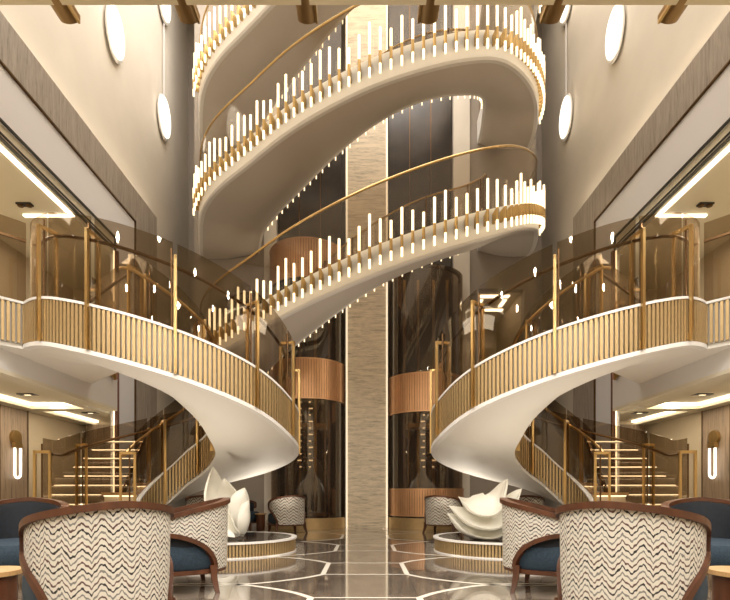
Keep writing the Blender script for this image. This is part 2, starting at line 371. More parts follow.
# ---------------------------------------------------------------- side walls and galleries
TN = [2]
def trim(m, *b):
    o = struct(boxo('trim_%d' % TN[0], m, *b)); TN[0] += 1; return o
for s in (-1, 1):
    side = 'left' if s < 0 else 'right'
    X = lambda v: s * v
    # upper cream wall, recessed behind travertine
    bm = bmesh.new(); box(bm, X(5.22), X(5.4), 4.4, 14.4, 7.2, 15); box(bm, X(5.22), X(5.4), 11.72, 14.4, 0, 7.2)
    struct(finish('wall_%s' % side, bm, cream))
    # travertine frame band
    bm = bmesh.new(); box(bm, X(5.0), X(5.1), 3.0, 11.7, 6.8, 7.48); box(bm, X(5.0), X(5.1), 10.62, 11.7, 0, 6.8)
    struct(finish('wall_%s_travertine' % side, bm, trav_band))
    boxname = struct(boxo('wall_%s_cove' % side, cream, X(5.10), X(5.40), 3.0, 11.7, 7.1, 7.2))
    tag(boxo('cove_light', cove, X(5.125), X(5.165), 3.2, 11.65, 7.21, 7.24), 'hidden cove light strip above the travertine band of the %s wall' % side, 'cove light')
    bm = bmesh.new(); box(bm, X(5.02), X(5.12), 3.0, 10.6, 6.02, 6.78); box(bm, X(5.02), X(5.12), 9.8, 10.6, 0, 6.02)
    struct(finish('wall_%s_white_frame' % side, bm, greywhite))
    trim(brass_d, (X(4.985), X(5.02), 3.0, 10.62, 6.775, 6.80), (X(4.985), X(5.02), 10.595, 10.62, 0, 6.80))
    trim(black, (X(5.0), X(5.03), 3.0, 9.8, 5.985, 6.02), (X(5.0), X(5.03), 9.76, 9.80, 0, 6.02))
    trim(ceil_m, X(5.04), X(5.10), 3.0, 9.76, 5.86, 5.985)
    trim(black, X(5.03), X(5.06), 3.0, 9.76, 5.84, 5.86)
    trim(whitep, X(5.05), X(5.10), 3.0, 9.76, 5.81, 5.84)
    trim(black, X(5.04), X(5.12), 3.0, 9.76, 5.78, 5.81)
    trim(ceil_m, X(5.08), X(5.2), 3.0, 9.8, 5.68, 5.78)
    # upper gallery ceiling, outer wall
    struct(boxo('ceiling_gallery_%s' % side, ceil_m, X(5.2), X(7.0), 2.0, 11.6, 5.68, 5.80))
    tag(boxo('ceiling_light', led, X(5.03), X(5.10), 3.0, 8.45, 5.655, 5.679), 'long warm light strip at the edge of the upper gallery ceiling, %s side' % side, 'ceiling light')
    tag(boxo('ceiling_light', led, X(5.10), X(5.9), 8.40, 8.46, 5.655, 5.679), 'short warm light strip across the upper gallery ceiling, %s side' % side, 'ceiling light')
    t = thing('spotlight', 'black recessed double spotlight in the upper gallery ceiling on the %s' % side, 'spotlight', (X(5.66), 8.1, 5.68))
    boxo('housing', black, -.12, .12, -.05, .05, -.025, 0, parent=t)
    for q in (-.07, .07):
        bm = bmesh.new(); cyl(bm, q, 0, -.045, -.02, .045, .045, 16); finish('lamp', bm, brass_d, t)
    bm = bmesh.new(); box(bm, X(6.9), X(7.05), 2.0, 11.7, 2.95, 5.75); box(bm, X(5.12), X(7.0), 11.5, 11.7, 0, 5.75)
    struct(finish('wall_%s_gallery' % side, bm, beige))
    # gallery deck slab with fascia
    bm = bmesh.new(); box(bm, X(4.5), X(4.62), 3.2, 8.73, 2.41, 2.93); box(bm, X(4.5), X(5.0), 8.73, 8.85, 2.41, 2.93)
    struct(finish('trim_%d' % TN[0], bm, fascia_m)); TN[0] += 1
    struct(boxo('floor_gallery_%s' % side, gallery_floor, (X(4.62), X(7.0), 2.0, 8.73, 2.80, 2.95), (X(5.13), X(7.0), 8.73, 11.5, 2.80, 2.95)))
    # lower ceiling in stepped coves
    struct(boxo('ceiling_lower_%s' % side, ceil_m, (X(5.0), X(6.7), 2.0, 8.85, 2.56, 2.66), (X(5.13), X(6.7), 8.85, 11.5, 2.56, 2.66)))
    trim(ceil_m, X(4.5), X(4.72), 3.2, 8.85, 2.36, 2.41)
    trim(black, X(4.72), X(4.74), 3.2, 8.85, 2.40, 2.43)
    trim(ceil_m, X(4.74), X(5.0), 3.2, 8.85, 2.43, 2.48)
    trim(black, X(5.0), X(5.02), 3.2, 8.85, 2.44, 2.50)
    trim(ceil_m, (X(5.02), X(5.3), 3.2, 8.85, 2.46, 2.56), (X(5.13), X(5.3), 8.85, 11.5, 2.46, 2.56), (X(6.3), X(6.6), 3.2, 11.5, 2.46, 2.56), (X(5.3), X(6.3), 9.2, 9.5, 2.46, 2.56), (X(5.3), X(6.3), 6.6, 6.9, 2.46, 2.56))
    for (x0, x1, y0, y1) in ((5.30, 5.36, 6.95, 9.15), (6.24, 6.30, 6.95, 9.15), (5.36, 6.24, 9.12, 9.18), (5.36, 6.24, 6.92, 6.98), (5.30, 5.36, 9.55, 11.4), (6.24, 6.3, 9.55, 11.4)):
        tag(boxo('ceiling_light', led, X(x0), X(x1), y0, y1, 2.52, 2.555), 'warm cove light strip in the lower lounge ceiling, %s side' % side, 'ceiling light', 'lower ceiling light strips on the %s' % side)
    for q in (8.3, 10.2):
        t = thing('downlight', 'small black slot downlight in the lower lounge ceiling, %s side, %s' % (side, 'nearer one' if q < 9 else 'farther one'), 'downlight', (X(5.75), q, 2.56))
        boxo('housing', black, -.16, .16, -.05, .05, -.02, 0, parent=t); boxo('lens', led_soft, -.05, .05, -.02, .02, -.024, -.019, parent=t)
    # lower outer wall
    struct(boxo('wall_%s_lower' % side, beige, X(6.6), X(6.75), 2.0, 11.5, 0, 2.56))
    trim(trav_wood, (X(6.55), X(6.6), 8.0, 9.45, 0, 2.46)); trim(brass_d, (X(6.54), X(6.56), 8.72, 8.74, 0, 2.46), (X(6.54), X(6.56), 9.45, 9.47, 0, 2.46))
    trim(trav_wood, (X(5.9), X(6.45), 11.30, 11.5, 0, 2.46)); 
    # posts around the opening
    t = thing('gallery_post', 'slim dark red-brown post with white light line beside the %s gallery opening' % side, 'post', (X(4.965), 9.74, 0))
    boxo('post_body', mat('red brown post %s' % side, (.13, .05, .03), .4), -.035, .035, -.03, .03, 0, 5.7, parent=t)
    boxo('light_line', led_soft, X(.04) - .012, X(.04) + .012, -.045, -.025, 0, 5.7, parent=t)
    # wall lamp (sconce)
    t = thing('wall_lamp', 'brass disc wall lamp with looped light tube on the lower %s wall' % side, 'wall lamp', (X(6.55), 9.1, 1.15))
    bm = bmesh.new(); pts = []
    for k in range(9): a = PI + PI * k / 8; pts.append((-s * .06, math.cos(a) * .075, .075 + math.sin(a) * .075))
    pts = [(-s * .06, -.075, .62)] + pts + [(-s * .06, .075, .62)]
    tube(bm, pts, .022, 10); finish('light_tube', bm, disc_m, t, True)
    bm = bmesh.new(); cyl(bm, 0, 0, 0, .05, .13, .13, 28); bmesh.ops.rotate(bm, verts=bm.verts[:], matrix=Matrix.Rotation(-s * PI / 2, 3, 'Y'), cent=(0, 0, 0)); bmesh.ops.translate(bm, verts=bm.verts[:], vec=(0, 0, .76))
    finish('brass_disc', bm, brass, t, True)
    boxo('holder', brass, -s * .02, -s * .09, -.10, .10, .56, .66, parent=t)
    # disc lamps hanging on the cream wall
    for (yy, zz, nm) in ((12.5, 10.5, 'lower disc farther from the viewer'), (10.05, 10.35, 'disc nearer the viewer'), (12.5, 13.5, 'upper disc, above the other')):
        t = thing('disc_lamp', 'round white wall lamp on the cream %s wall, %s' % (side, nm), 'wall lamp', (X(5.22), yy, zz))
        rot = Matrix.Rotation(-s * PI / 2, 3, 'Y')
        def disc(name, r0, r1, h0, h1, m, dy=0, dz=0):
            bm = bmesh.new(); prof = [(r0 * .9, h0), (r0, h0 + (h1 - h0) * .3), (r0, h0 + (h1 - h0) * .7), (r1, h1)]
            n = 40; rings = [[(r * math.cos(2 * PI * i / n), .66 * r * math.sin(2 * PI * i / n), h) for i in range(n)] for r, h in prof]
            sweep(bm, rings); bmesh.ops.rotate(bm, verts=bm.verts[:], matrix=rot, cent=(0, 0, 0)); bmesh.ops.translate(bm, verts=bm.verts[:], vec=(0, dy, dz))
            return finish(name, bm, m, t, True)
        disc('back_plate', .55, .52, .03, .10, whitep)
        disc('mount', .16, .16, 0, .05, greywhite)
        disc('light_face', .49, .46, .10, .14, disc_m, -.05, -.03)
        if zz < 11 and yy > 11:
            bm = bmesh.new(); tube(bm, [(-s * .06, 0, .54), (-s * .06, 0, 2.42)], .012, 6); finish('cable', bm, greywhite, t)

struct(boxo('ceiling', cream, -5.4, 5.4, 4.4, 14.6, 15, 15.2))
# lounge ceiling edge and bronze beams
struct(boxo('ceiling_lounge', mat('olive beige ceiling edge', (.80, .72, .52), .5), -7.5, 7.5, -5.2, 5.24, 6.12, 6.3))
struct(boxo('wall_front', beige, -7.2, 7.2, -5.2, -5.0, 0, 6.12))
struct(boxo('wall_left_lounge', beige, -7.2, -7.0, -5.0, 2.0, 0, 6.12)); struct(boxo('wall_right_lounge', beige, 7.0, 7.2, -5.0, 2.0, 0, 6.12))
struct(boxo('wall_front_upper', cream, -5.4, 5.4, 4.4, 4.6, 6.3, 15))
beam_m = mat('golden bronze', (.34, .22, .10), .35, .9)
for i, x in enumerate((-3.3, -1.96, -.64, .70, 2.07, 3.39)):
    t = thing('ceiling_beam', '%s bronze half-round beam under the ceiling edge, counted from the left' % ('first second third fourth fifth sixth'.split()[i]), 'beam', (x, 4.95, 6.155))
    bm = bmesh.new(); n = 10; rings = []
    for y in (-1.0, .5):
        rings.append([(.115 * math.cos(PI * k / n), y, -.01 - .06 * math.sin(PI * k / n) + .03) for k in range(n + 1)] + [(-.115, y, .055), (.115, y, .055)])
    sweep(bm, rings); finish('beam_shell', bm, beam_m, t, True)
    boxo('brass_edge', brass, .10 * (1 if x < 0 else -1) - .012, .10 * (1 if x < 0 else -1) + .012, -1.0, .505, -.03, .06, parent=t)

# ---------------------------------------------------------------- upper curved stairs with tube lamps
OUT = [(-4.30, 12.68), (-3.92, 11.4), (-3.25, 10.55), (-2.40, 10.0), (-1.5, 9.35), (-.16, 8.78), (.76, 8.64), (1.46, 8.62), (2.06, 8.70), (2.55, 8.93), (3.12, 9.62), (3.75, 10.6), (4.25, 11.9), (4.3, 12.68)]
TT = [-.02, 0, .045, .105, .175, .272, .35, .412, .468, .53, .66, .80, .97, 1.0]
INN = [(-2.75, 12.68), (-2.6, 12.4), (-2.3, 12.05), (-1.9, 11.7), (-1.3, 11.15), (-.45, 10.4), (.25, 9.98), (.85, 9.78), (1.4, 9.75), (1.95, 9.9), (2.4, 10.35), (2.68, 11.0), (2.86, 11.9), (2.92, 12.68)]
N = len(OUT) - 1; P2 = 2.8
def stair_pts(z0, rise, K=9):
    rows = []
    for i in range(N * K + 1):
        u = i / K; o = cr([(a, b, 0) for a, b in OUT], u); n_ = cr([(a, b, 0) for a, b in INN], u)
        t = cr([(a, 0, 0) for a in TT], u).x
        rows.append((o, n_, t))
    for it in range(26):
        rows = [rows[0]] + [tuple((a[k] + 2 * b[k] + c[k]) / 4 for k in range(3)) for a, b, c in zip(rows, rows[1:], rows[2:])] + [rows[-1]]
    return [(o, n_, .87 + P2 * z0 + P2 * rise * t, t) for o, n_, t in rows]
tube_meshes = {}
def lamp_mesh(kind, L=0):
    key = (kind, round(L, 2))
    if key in tube_meshes: return tube_meshes[key]
    bm = bmesh.new()
    if kind == 'bracket':   # a vertical brass blade reaching out of the fascia, origin on the fascia at lamp-bracket mid
        pr = [(0, -.12), (.05, -.13), (.115, -.09), (.13, -.04), (.13, .11), (.09, .12), (0, .06)]
        a = [bm.verts.new((x, -.011, z)) for x, z in pr]; b = [bm.verts.new((x, .011, z)) for x, z in pr]
        bm.faces.new(a); bm.faces.new(b[::-1])
        for i in range(len(pr)): bm.faces.new((a[i], b[i], b[(i + 1) % len(pr)], a[(i + 1) % len(pr)]))
        cyl(bm, .12, 0, -.10, .12, .027, .027, 10)
        m = brass
    elif kind == 'up': cyl(bm, .12, 0, .12, .12 + L, .024, .024, 10); m = tube_m
    else: cyl(bm, .12, 0, -.10 - L, -.10, .021, .024, 10); m = tube_m
    bmesh.ops.recalc_face_normals(bm, faces=bm.faces[:])
    me = bpy.data.meshes.new({'bracket': 'lamp_bracket', 'up': 'light_tube', 'down': 'light_tip'}[kind]); bm.to_mesh(me); bm.free(); me.materials.append(m)
    tube_meshes[key] = me
    return me
LEN = [.26, .46, .52, .34, .36, .40, .54, .50, .38, .30, .44, .58, .42, .32, .48, .36]
def place_lamps(root, curve, spacing, phase, scale=1.0, maxn=99, tmax=2):
    """curve: list of (point, outward, z)"""
    acc = phase; n = 0
    for a, b in zip(curve, curve[1:]):
        d = (b[0] - a[0]).length
        while acc <= d and n < maxn:
            f = acc / d; p = a[0].lerp(b[0], f); od = a[1].lerp(b[1], f).normalized(); z = a[2] + (b[2] - a[2]) * f
            br = bpy.data.objects.new('lamp_bracket', lamp_mesh('bracket')); C.objects.link(br); br.parent = root
            br.location = (p.x, p.y, z); br.rotation_euler = (0, 0, math.atan2(od.y, od.x)); br.scale = (scale,) * 3
            for k, L in (('up', LEN[n % len(LEN)]), ('down', .16)):
                q = bpy.data.objects.new('light_tube' if k == 'up' else 'light_tip', lamp_mesh(k, L)); C.objects.link(q); q.parent = br
            n += 1; acc += spacing
        acc -= d
    return n
def wide_stair(label, z0, rise):
    t = thing('curved_staircase', label, 'staircase', (0, 10.4, .87 + P2 * z0))
    rows = stair_pts(z0, rise); o0 = Vector(t.location)
    pl = [(r[0] - Vector((o0.x, o0.y, 0)), r[1] - Vector((o0.x, o0.y, 0)), r[2] - o0.z, r[3]) for r in rows]
    outs, inns = [], []
    for i, (o, n_, z, tt) in enumerate(pl):
        a = pl[max(i - 1, 0)]; b = pl[min(i + 1, len(pl) - 1)]
        d = (b[0] - a[0]).normalized(); outs.append(Vector((d.y, -d.x, 0)))
        d = (b[1] - a[1]).normalized(); inns.append(Vector((-d.y, d.x, 0)))
    def drop(p):
        y = p[1].y + 10.4 if False else p[0].y + 10.4
        f = max(0, min(1, (y - 11.2) / 1.3)); return .30 * f * f * (3 - 2 * f)
    def ring(p, nrm, prof, z): return [(p.x + nrm.x * a, p.y + nrm.y * a, z + b) for a, b in prof]
    bm = bmesh.new(); sweep(bm, [ring(p[0], outs[i], [(-.10, .28), (0, .28), (.0, -.20 - drop(p)), (-.03, -.235 - drop(p)), (-.10, -.235 - drop(p))], p[2]) for i, p in enumerate(pl)]); finish('fascia', bm, whitep, t, True)
    bm = bmesh.new(); sweep(bm, [ring(p[1], inns[i], [(-.06, .18), (0, .18), (0, -.10 - drop(p)), (-.06, -.10 - drop(p))], p[2]) for i, p in enumerate(pl)]); finish('inner_fascia', bm, whitep, t, True)
    # soffit + walking surface as one slab with curved underside
    bm = bmesh.new(); rings = []
    for i, (o, n_, z, tt) in enumerate(pl):
        a = o - outs[i] * .09; b = n_ - inns[i] * .05; rg = []
        for k in range(9):
            f = k / 8; q = a.lerp(b, f); rg.append((q.x, q.y, z - .225 - drop(pl[i]) + .13 * f - .07 * math.sin(PI * f)))
        rg += [(b.x, b.y, z + .10), (a.x, a.y, z + .10)]
        rings.append(rg)
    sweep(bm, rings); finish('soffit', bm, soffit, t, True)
    # glass and rails
    bm = bmesh.new(); sweep(bm, [ring(p[0], outs[i], [(-.05, .28), (-.04, .28), (-.04, 1.40), (-.05, 1.40)], p[2]) for i, p in enumerate(pl)]); finish('glass_balustrade', bm, glass_up, t, True)
    bm = bmesh.new(); tube(bm, [(p[0] - outs[i] * .045) + Vector((0, 0, p[2] + 1.41)) for i, p in enumerate(pl)], .022, 8); finish('handrail', bm, brass, t, True)
    bm = bmesh.new(); sweep(bm, [ring(p[1], inns[i], [(-.05, .18), (-.04, .18), (-.04, 1.2), (-.05, 1.2)], p[2]) for i, p in enumerate(pl)]); finish('glass_balustrade', bm, glass_up, t, True)
    bm = bmesh.new(); tube(bm, [(p[1] - inns[i] * .045) + Vector((0, 0, p[2] + 1.21)) for i, p in enumerate(pl)], .018, 8); finish('handrail', bm, brass, t, True)
    for i in range(6, len(pl), 7):
        p = pl[i]; q = p[1] - inns[i] * .08; bm = bmesh.new(); cyl(bm, q.x, q.y, p[2] + .05, p[2] + 1.2, .014, .014, 8); finish('baluster', bm, brass_d, t)
    c1 = [(p[0], outs[i], p[2] + .11 + 0) for i, p in enumerate(pl)][8:]
    c2 = [(p[1] - inns[i] * .04, inns[i], p[2] + .03) for i, p in enumerate(pl)][12:-8]
    place_lamps(t, c1, .186, .05, 1.0, 62)
    place_lamps(t, c2, .205, .05, .62, 36)
    return t
wide_stair('lowest wide curved staircase with tube lamps, sweeping between the two brass staircases', 1.09, 1.3)
wide_stair('middle wide curved staircase with tube lamps, its pale underside facing down', 2.39, 1.0)
wide_stair('topmost curved staircase with tube lamps, partly cut by the top edge', 3.39, 1.0)

# ---------------------------------------------------------------- lower brass spiral stairs
CX, CY, RO, RI = 2.87, 7.3, 1.83, .6
ZB = [(-200, -.12), (-180, .12), (-160, .34), (-150, .44), (-110, .84), (-90, 1.05), (-40, 1.38), (12, 1.68), (36, 1.95), (69, 2.24), (98, 2.48), (118, 2.64), (140, 2.72)]   # keyed by -theta (travel)
def zb(th):
    s = 0; 
    for k in (-6, -3, 0, 3, 6): s += lerp_table(ZB, -th + k)
    return max(s / 5, .13)
def spiral(s):
    side = 'left' if s < 0 else 'right'
    t = thing('spiral_staircase', 'brass slatted spiral staircase with ivory underside on the %s side of the hall' % side, 'staircase', (s * CX, CY, 0))
    # local coordinates: mirrored for the right-hand one
    def P(th, r): a = R(th); return Vector((-s * r * math.cos(a) if True else 0, r * math.sin(a), 0))
    def Q(th, r, z): p = P(th, r); return (p.x, p.y, z)
    T0, T1 = 200, -138
    ths = [T0 + (T1 - T0) * i / 120 for i in range(121)]
    # soffit shell
    bm = bmesh.new()
    sweep(bm, [[Q(th, RO - .0 - (RO - RI) * k / 8, zb(th) - .05 - .07 * math.sin(PI * k / 8)) for k in range(9)] + [Q(th, RI, zb(th) + .08), Q(th, RO, zb(th) + .08)] for th in ths])
    finish('soffit', bm, stair_white, t, True)
    bm = bmesh.new(); sweep(bm, [[Q(th, RO + .035, zb(th) - .05), Q(th, RO + .035, zb(th) + .0), Q(th, RO - .04, zb(th) + .0), Q(th, RO - .04, zb(th) - .06)] for th in ths]); finish('outer_lip', bm, whitep, t, True)
    for nm, r, o in (('outer', RO, 1), ('inner', RI, -1)):
        tt = [h for h in ths if h < 100] if o > 0 else [h for h in ths if h < 172]
        bm = bmesh.new(); sweep(bm, [[Q(th, r, zb(th) + .0), Q(th, r, zb(th) + .5), Q(th, r - o * .05, zb(th) + .5), Q(th, r - o * .05, zb(th))] for th in tt]); pan = finish('%s_slat_panel' % nm, bm, slat_back if o > 0 else slat_dark, t, True)
        bm = bmesh.new(); step = .054 / r * 180 / PI; h = tt[0] - step / 2
        if o < 0: step = .05 / r * 180 / PI
        while h > tt[-1]:
            dw = step * .30; ro, ri = r + o * .028, r - o * .001
            V = [bm.verts.new(Q(a, q, z + zb(h))) for z in (.005, .492) for a, q in ((h - dw, ro), (h + dw, ro), (h + dw, ri), (h - dw, ri))]
            for f in ((0, 1, 2, 3), (7, 6, 5, 4), (0, 4, 5, 1), (1, 5, 6, 2), (2, 6, 7, 3), (3, 7, 4, 0)): bm.faces.new([V[k] for k in f])
            h -= step
        finish('slats', bm, brass_s, pan)
        bm = bmesh.new(); sweep(bm, [[Q(th, r + o * .035, zb(th) + .495), Q(th, r + o * .035, zb(th) + .525), Q(th, r - o * .06, zb(th) + .525), Q(th, r - o * .06, zb(th) + .495)] for th in tt]); finish('white_cap', bm, whitep, t, True)
    # glass panels between posts, posts, handrails
    posts = [190, 162,  125, 98, 70, 44, 17, -11, -37, -68, -97, -119]
    for a, b in zip(posts, posts[1:] + [-137]):
        for r, o in ((RO, 1), (RI, -1)):
            if o < 0 and a > 172: a2 = 170
            else: a2 = a
            n = 10; bm = bmesh.new(); gl = .30 if (o > 0 and a > 100) else .525
            g = [a2 - .8 + (b - a2 + 1.6) * i / n for i in range(n + 1)]
            sweep(bm, [[Q(h, r - .035 * o, zb(h) + gl), Q(h, r - .035 * o, zb(h) + 1.53), Q(h, r - .047 * o, zb(h) + 1.53), Q(h, r - .047 * o, zb(h) + gl)] for h in g])
            finish('glass_panel', bm, glass, t, True)
    for r, o in ((RO, 1), (RI, -1)):
        bm = bmesh.new(); tube(bm, [Q(h, r - o * .14, zb(h) + 1.30) for h in ths if h < 190], .021, 8); finish('handrail', bm, brass_d if o > 0 else brass, t, True)
        for h in posts:
            if h < -125: continue
            if o < 0 and h in (162,  98, 44, -11, -68): continue
            bm = bmesh.new(); z = zb(h)
            rad = P(h, 1).normalized(); tg = Vector((-rad.y, rad.x, 0))
            def bar(r0, r1, z0, z1, w=.032):
                V = [bm.verts.new((rad * q + tg * e * w / 2) + Vector((0, 0, zz))) for zz in (z0, z1) for q, e in ((r0, -1), (r1, -1), (r1, 1), (r0, 1))]
                for f in ((0, 1, 2, 3), (7, 6, 5, 4), (0, 4, 5, 1), (1, 5, 6, 2), (2, 6, 7, 3), (3, 7, 4, 0)): bm.faces.new([V[k] for k in f])
            bar(r + o * .04, r + o * .075, z + .0, z + 1.34); bar(r - o * .155, r - o * .125, z + .26, z + 1.34); bar(r - o * .155, r + o * .075, z + 1.31, z + 1.35)
            bar(r + o * .02, r + o * .045, z + .02, z + .10)
            finish('post', bm, brass, t)
            bm = bmesh.new(); q = Vector(Q(h - 1.2, r - o * .02, 0)); cyl(bm, q.x, q.y, z + .4, z + 1.45, .012, .012, 8); finish('glass_clamp_rod', bm, brass_d, t)
    # treads
    n = 20
    zs = 0
    for k in range(n):
        h0 = T0 - k * (T0 - T1) / n; h1 = h0 - (T0 - T1) / n; z = [.22, .45, .68, .88, 1.04, 1.19][k] if k < 6 else zb((h0 + h1) / 2) + .28
        bm = bmesh.new(); m = 6
        g = [h0 + 1.5 + (h1 - h0 - 1.5) * i / m for i in range(m + 1)]
        z_low = .005 if k < 5 else zb(h0) + .05
        sweep(bm, [[Q(h, RI + .05, z), Q(h, RO - .05, z), Q(h, RO - .05, z - .05), Q(h, RI + .05, z - .05)] for h in g])
        tr = finish('tread', bm, oak, t)
        bm = bmesh.new(); sweep(bm, [[Q(h, RI + .06, z - .05), Q(h, RO - .06, z - .05), Q(h, RO - .06, z_low - .0), Q(h, RI + .06, z_low - .0)] for h in (h0, h0 - 1.5)])
        finish('riser', bm, beige, tr)
        bm = bmesh.new(); sweep(bm, [[Q(h, RI + .1, z - .052), Q(h, RO - .1, z - .052), Q(h, RO - .1, z - .066), Q(h, RI + .1, z - .066)] for h in (h0 + 1.2, h0 + .5)])
        finish('nosing_light', bm, led_soft, tr)
    # landing that joins the gallery
    ze = zb(T1); a = Vector(Q(T1, RO, 0)); b = Vector(Q(T1, RI, 0)); xg = s * (4.52 - CX)
    poly = [(a.x, a.y), (xg, 5.75 - CY), (xg, 8.0 - CY), (b.x, b.y)]
    bm = bmesh.new(); lo = [bm.verts.new((x, y, ze - .05)) for x, y in poly]; hi = [bm.verts.new((x, y, ze + .22)) for x, y in poly]
    bm.faces.new(lo); bm.faces.new(hi[::-1])
    for i in range(4): bm.faces.new((lo[i], lo[(i + 1) % 4], hi[(i + 1) % 4], hi[i]))
    finish('landing', bm, stair_white, t)
    def run(p, q, lab):
        p = Vector((*p, 0)); q = Vector((*q, 0)); d = (q - p); L = d.length; d.normalize()
        bm = bmesh.new(); obar(bm, p + Vector((0, 0, ze + .25)), q + Vector((0, 0, ze + .25)), .04, .5); pp = finish('slat_panel', bm, slat_back, t)
        bm = bmesh.new(); k = .03
        while k < L: obar(bm, p + d * k + Vector((0, 0, ze + .01)), p + d * k + Vector((0, 0, ze + .49)), .032, .09, up=Vector((d.x, d.y, 0)).cross(Vector((0, 0, 1)))); k += .054
        finish('slats', bm, brass_s, pp)
        bm = bmesh.new(); obar(bm, p + Vector((0, 0, ze + .51)), q + Vector((0, 0, ze + .51)), .1, .03); finish('white_cap', bm, whitep, t)
        bm = bmesh.new(); obar(bm, p + Vector((0, 0, ze + 1.025)), q + Vector((0, 0, ze + 1.025)), .012, 1.0); finish('glass_panel', bm, glass, t)
        bm = bmesh.new(); obar(bm, p + Vector((0, 0, ze + 1.30)), q + Vector((0, 0, ze + 1.30)), .03, .03); finish('handrail', bm, brass_d, t)
    run(poly[0], poly[1], 'a'); run(poly[3], poly[2], 'b')
    return t
for s in (-1, 1): spiral(s)

# balustrades on the galleries
def balustrade(s, y0, y1, lab, nposts):
    side = 'left' if s < 0 else 'right'
    t = thing('balustrade', lab, 'balustrade', (s * 4.52, y0, 2.93)); L = y1 - y0
    pan = boxo('slat_panel', slat_back, -.02, .02, 0, L, 0, .5, parent=t)
    bm = bmesh.new(); k = .03
    while k < L - .02:
        box(bm, -s * .02, -s * .05, k - .016, k + .016, .0, .495); k += .054
    finish('slats', bm, brass_s, pan)
    boxo('white_cap', whitep, -.05, .05, 0, L, .5, .53, parent=t)
    boxo('glass_panel', glass, -.006, .006, 0, L, .53, 1.52, parent=t)
    boxo('handrail', brass_d, s * .10, s * .14, 0, L, 1.28, 1.31, parent=t)
    for i in range(nposts):
        y = .06 + (L - .12) * i / (nposts - 1)
        bm = bmesh.new(); box(bm, -s * .055, -s * .09, y - .016, y + .016, -.05, 1.34); box(bm, s * .12, s * .15, y - .016, y + .016, 0, 1.34); box(bm, -s * .09, s * .15, y - .016, y + .016, 1.305, 1.345)
        finish('post', bm, brass, t)
balustrade(-1, 8.06, 8.72, 'short glass and brass slat balustrade on the left gallery, behind the spiral staircase', 2)
balustrade(1, 8.06, 8.72, 'short glass and brass slat balustrade on the right gallery, behind the spiral staircase', 2)
balustrade(-1, 3.4, 5.72, 'glass and brass slat balustrade on the left gallery, nearest the viewer', 4)
balustrade(1, 3.4, 5.72, 'glass and brass slat balustrade on the right gallery, nearest the viewer', 4)

# step lines in the spiral glass, built as a flight of thin lit treads
for s in (-1, 1):
    side = 'left' if s < 0 else 'right'
    t = thing('open_tread_stairs', 'flight of thin lit treads with open risers behind the %s spiral staircase' % side, 'stairs', (s * 4.9, 8.38, 0))
    for k in range(9):
        z = .51 + .17 * k; y = .0 + k * .125; w0 = .62 - max(0, k - 3) * .09
        tr = boxo('tread', whitep, s * w0 * 1.05, -s * .56, y, y + .24, z - .02, z, parent=t)
        boxo('nosing_light', led_soft, s * w0 * 1.1, -s * .62, y - .012, y - .001, z - .02, z - .004, parent=tr)
    for q in (-.585,):
        bm = bmesh.new(); obar(bm, (s * q, -.1, .35), (s * q, 1.2, 2.0), .03, .10); finish('stringer', bm, brass_d, t)

for s in (-1, 1):
    side = 'left' if s < 0 else 'right'
    for (x, y, nm, e) in ((2.75, 5.9, 'in front of', 60), (1.75, 9.35, 'behind', 70)):  # added uplights, tucked out of view to brighten the spiral soffits
        t = thing('soffit_fill_light', 'added fill uplight in a small round brass fitting %s the %s round plinth' % (nm, side), 'uplight', (s * x, y, 0))
        bm = bmesh.new(); prof = [(.07, 0), (.07, .07), (.06, .075), (.055, .06), (.001, .055)]
        sweep(bm, [[(r * math.cos(2 * PI * i / 24), r * math.sin(2 * PI * i / 24), z) for r, z in prof] for i in range(24)], closed=True); finish('housing', bm, brass, t, True)
        l = bpy.data.lights.new('soffit_fill_spot', 'SPOT'); l.energy = e; l.color = (1, .90, .76); l.spot_size = R(140); l.spot_blend = .8; l.shadow_soft_size = .12
        lo = bpy.data.objects.new('soffit_fill_spot', l); C.objects.link(lo); lo.parent = t; lo.location = (0, 0, .11); lo.rotation_euler = (PI, 0, 0)

# ---------------------------------------------------------------- sculpture plinths and sculptures
def plinth(s):
    side = 'left' if s < 0 else 'right'
    t = thing('round_plinth', 'low round brass slatted plinth with white rim and dark glossy top, %s side' % side, 'plinth', (s * 2.02, 7.3, 0))
    r = .97
    bm = bmesh.new(); cyl(bm, 0, 0, .0, .018, r + .012, r + .012, 72); finish('base_ring', bm, whitep, t, True)
    bm = bmesh.new(); cyl(bm, 0, 0, .035, .19, r - .03, r - .03, 72); drum = finish('drum', bm, slat_dark, t, True)
    bm = bmesh.new(); n = 140
    for i in range(n):
        a = 2 * PI * i / n; da = 2 * PI / n * .33
        V = [bm.verts.new((q * math.cos(b), q * math.sin(b), z)) for z in (.018, .19) for q, b in ((r, a - da), (r, a + da), (r - .035, a + da), (r - .035, a - da))]
        for f in ((0, 1, 2, 3), (7, 6, 5, 4), (0, 4, 5, 1), (1, 5, 6, 2), (2, 6, 7, 3), (3, 7, 4, 0)): bm.faces.new([V[k] for k in f])
    finish('slats', bm, brass_s, drum)
    bm = bmesh.new(); prof = [(r - .06, .19), (r + .02, .19), (r + .02, .215), (r - .06, .215)]
    sweep(bm, [[(q * math.cos(2 * PI * i / 72), q * math.sin(2 * PI * i / 72), z) for q, z in prof] for i in range(72)], closed=True); finish('white_rim', bm, whitep, t, True)
    bm = bmesh.new(); cyl(bm, 0, 0, .19, .212, r - .06, r - .06, 72); finish('glossy_top', bm, blackgl, t, True)
for s in (-1, 1): plinth(s)

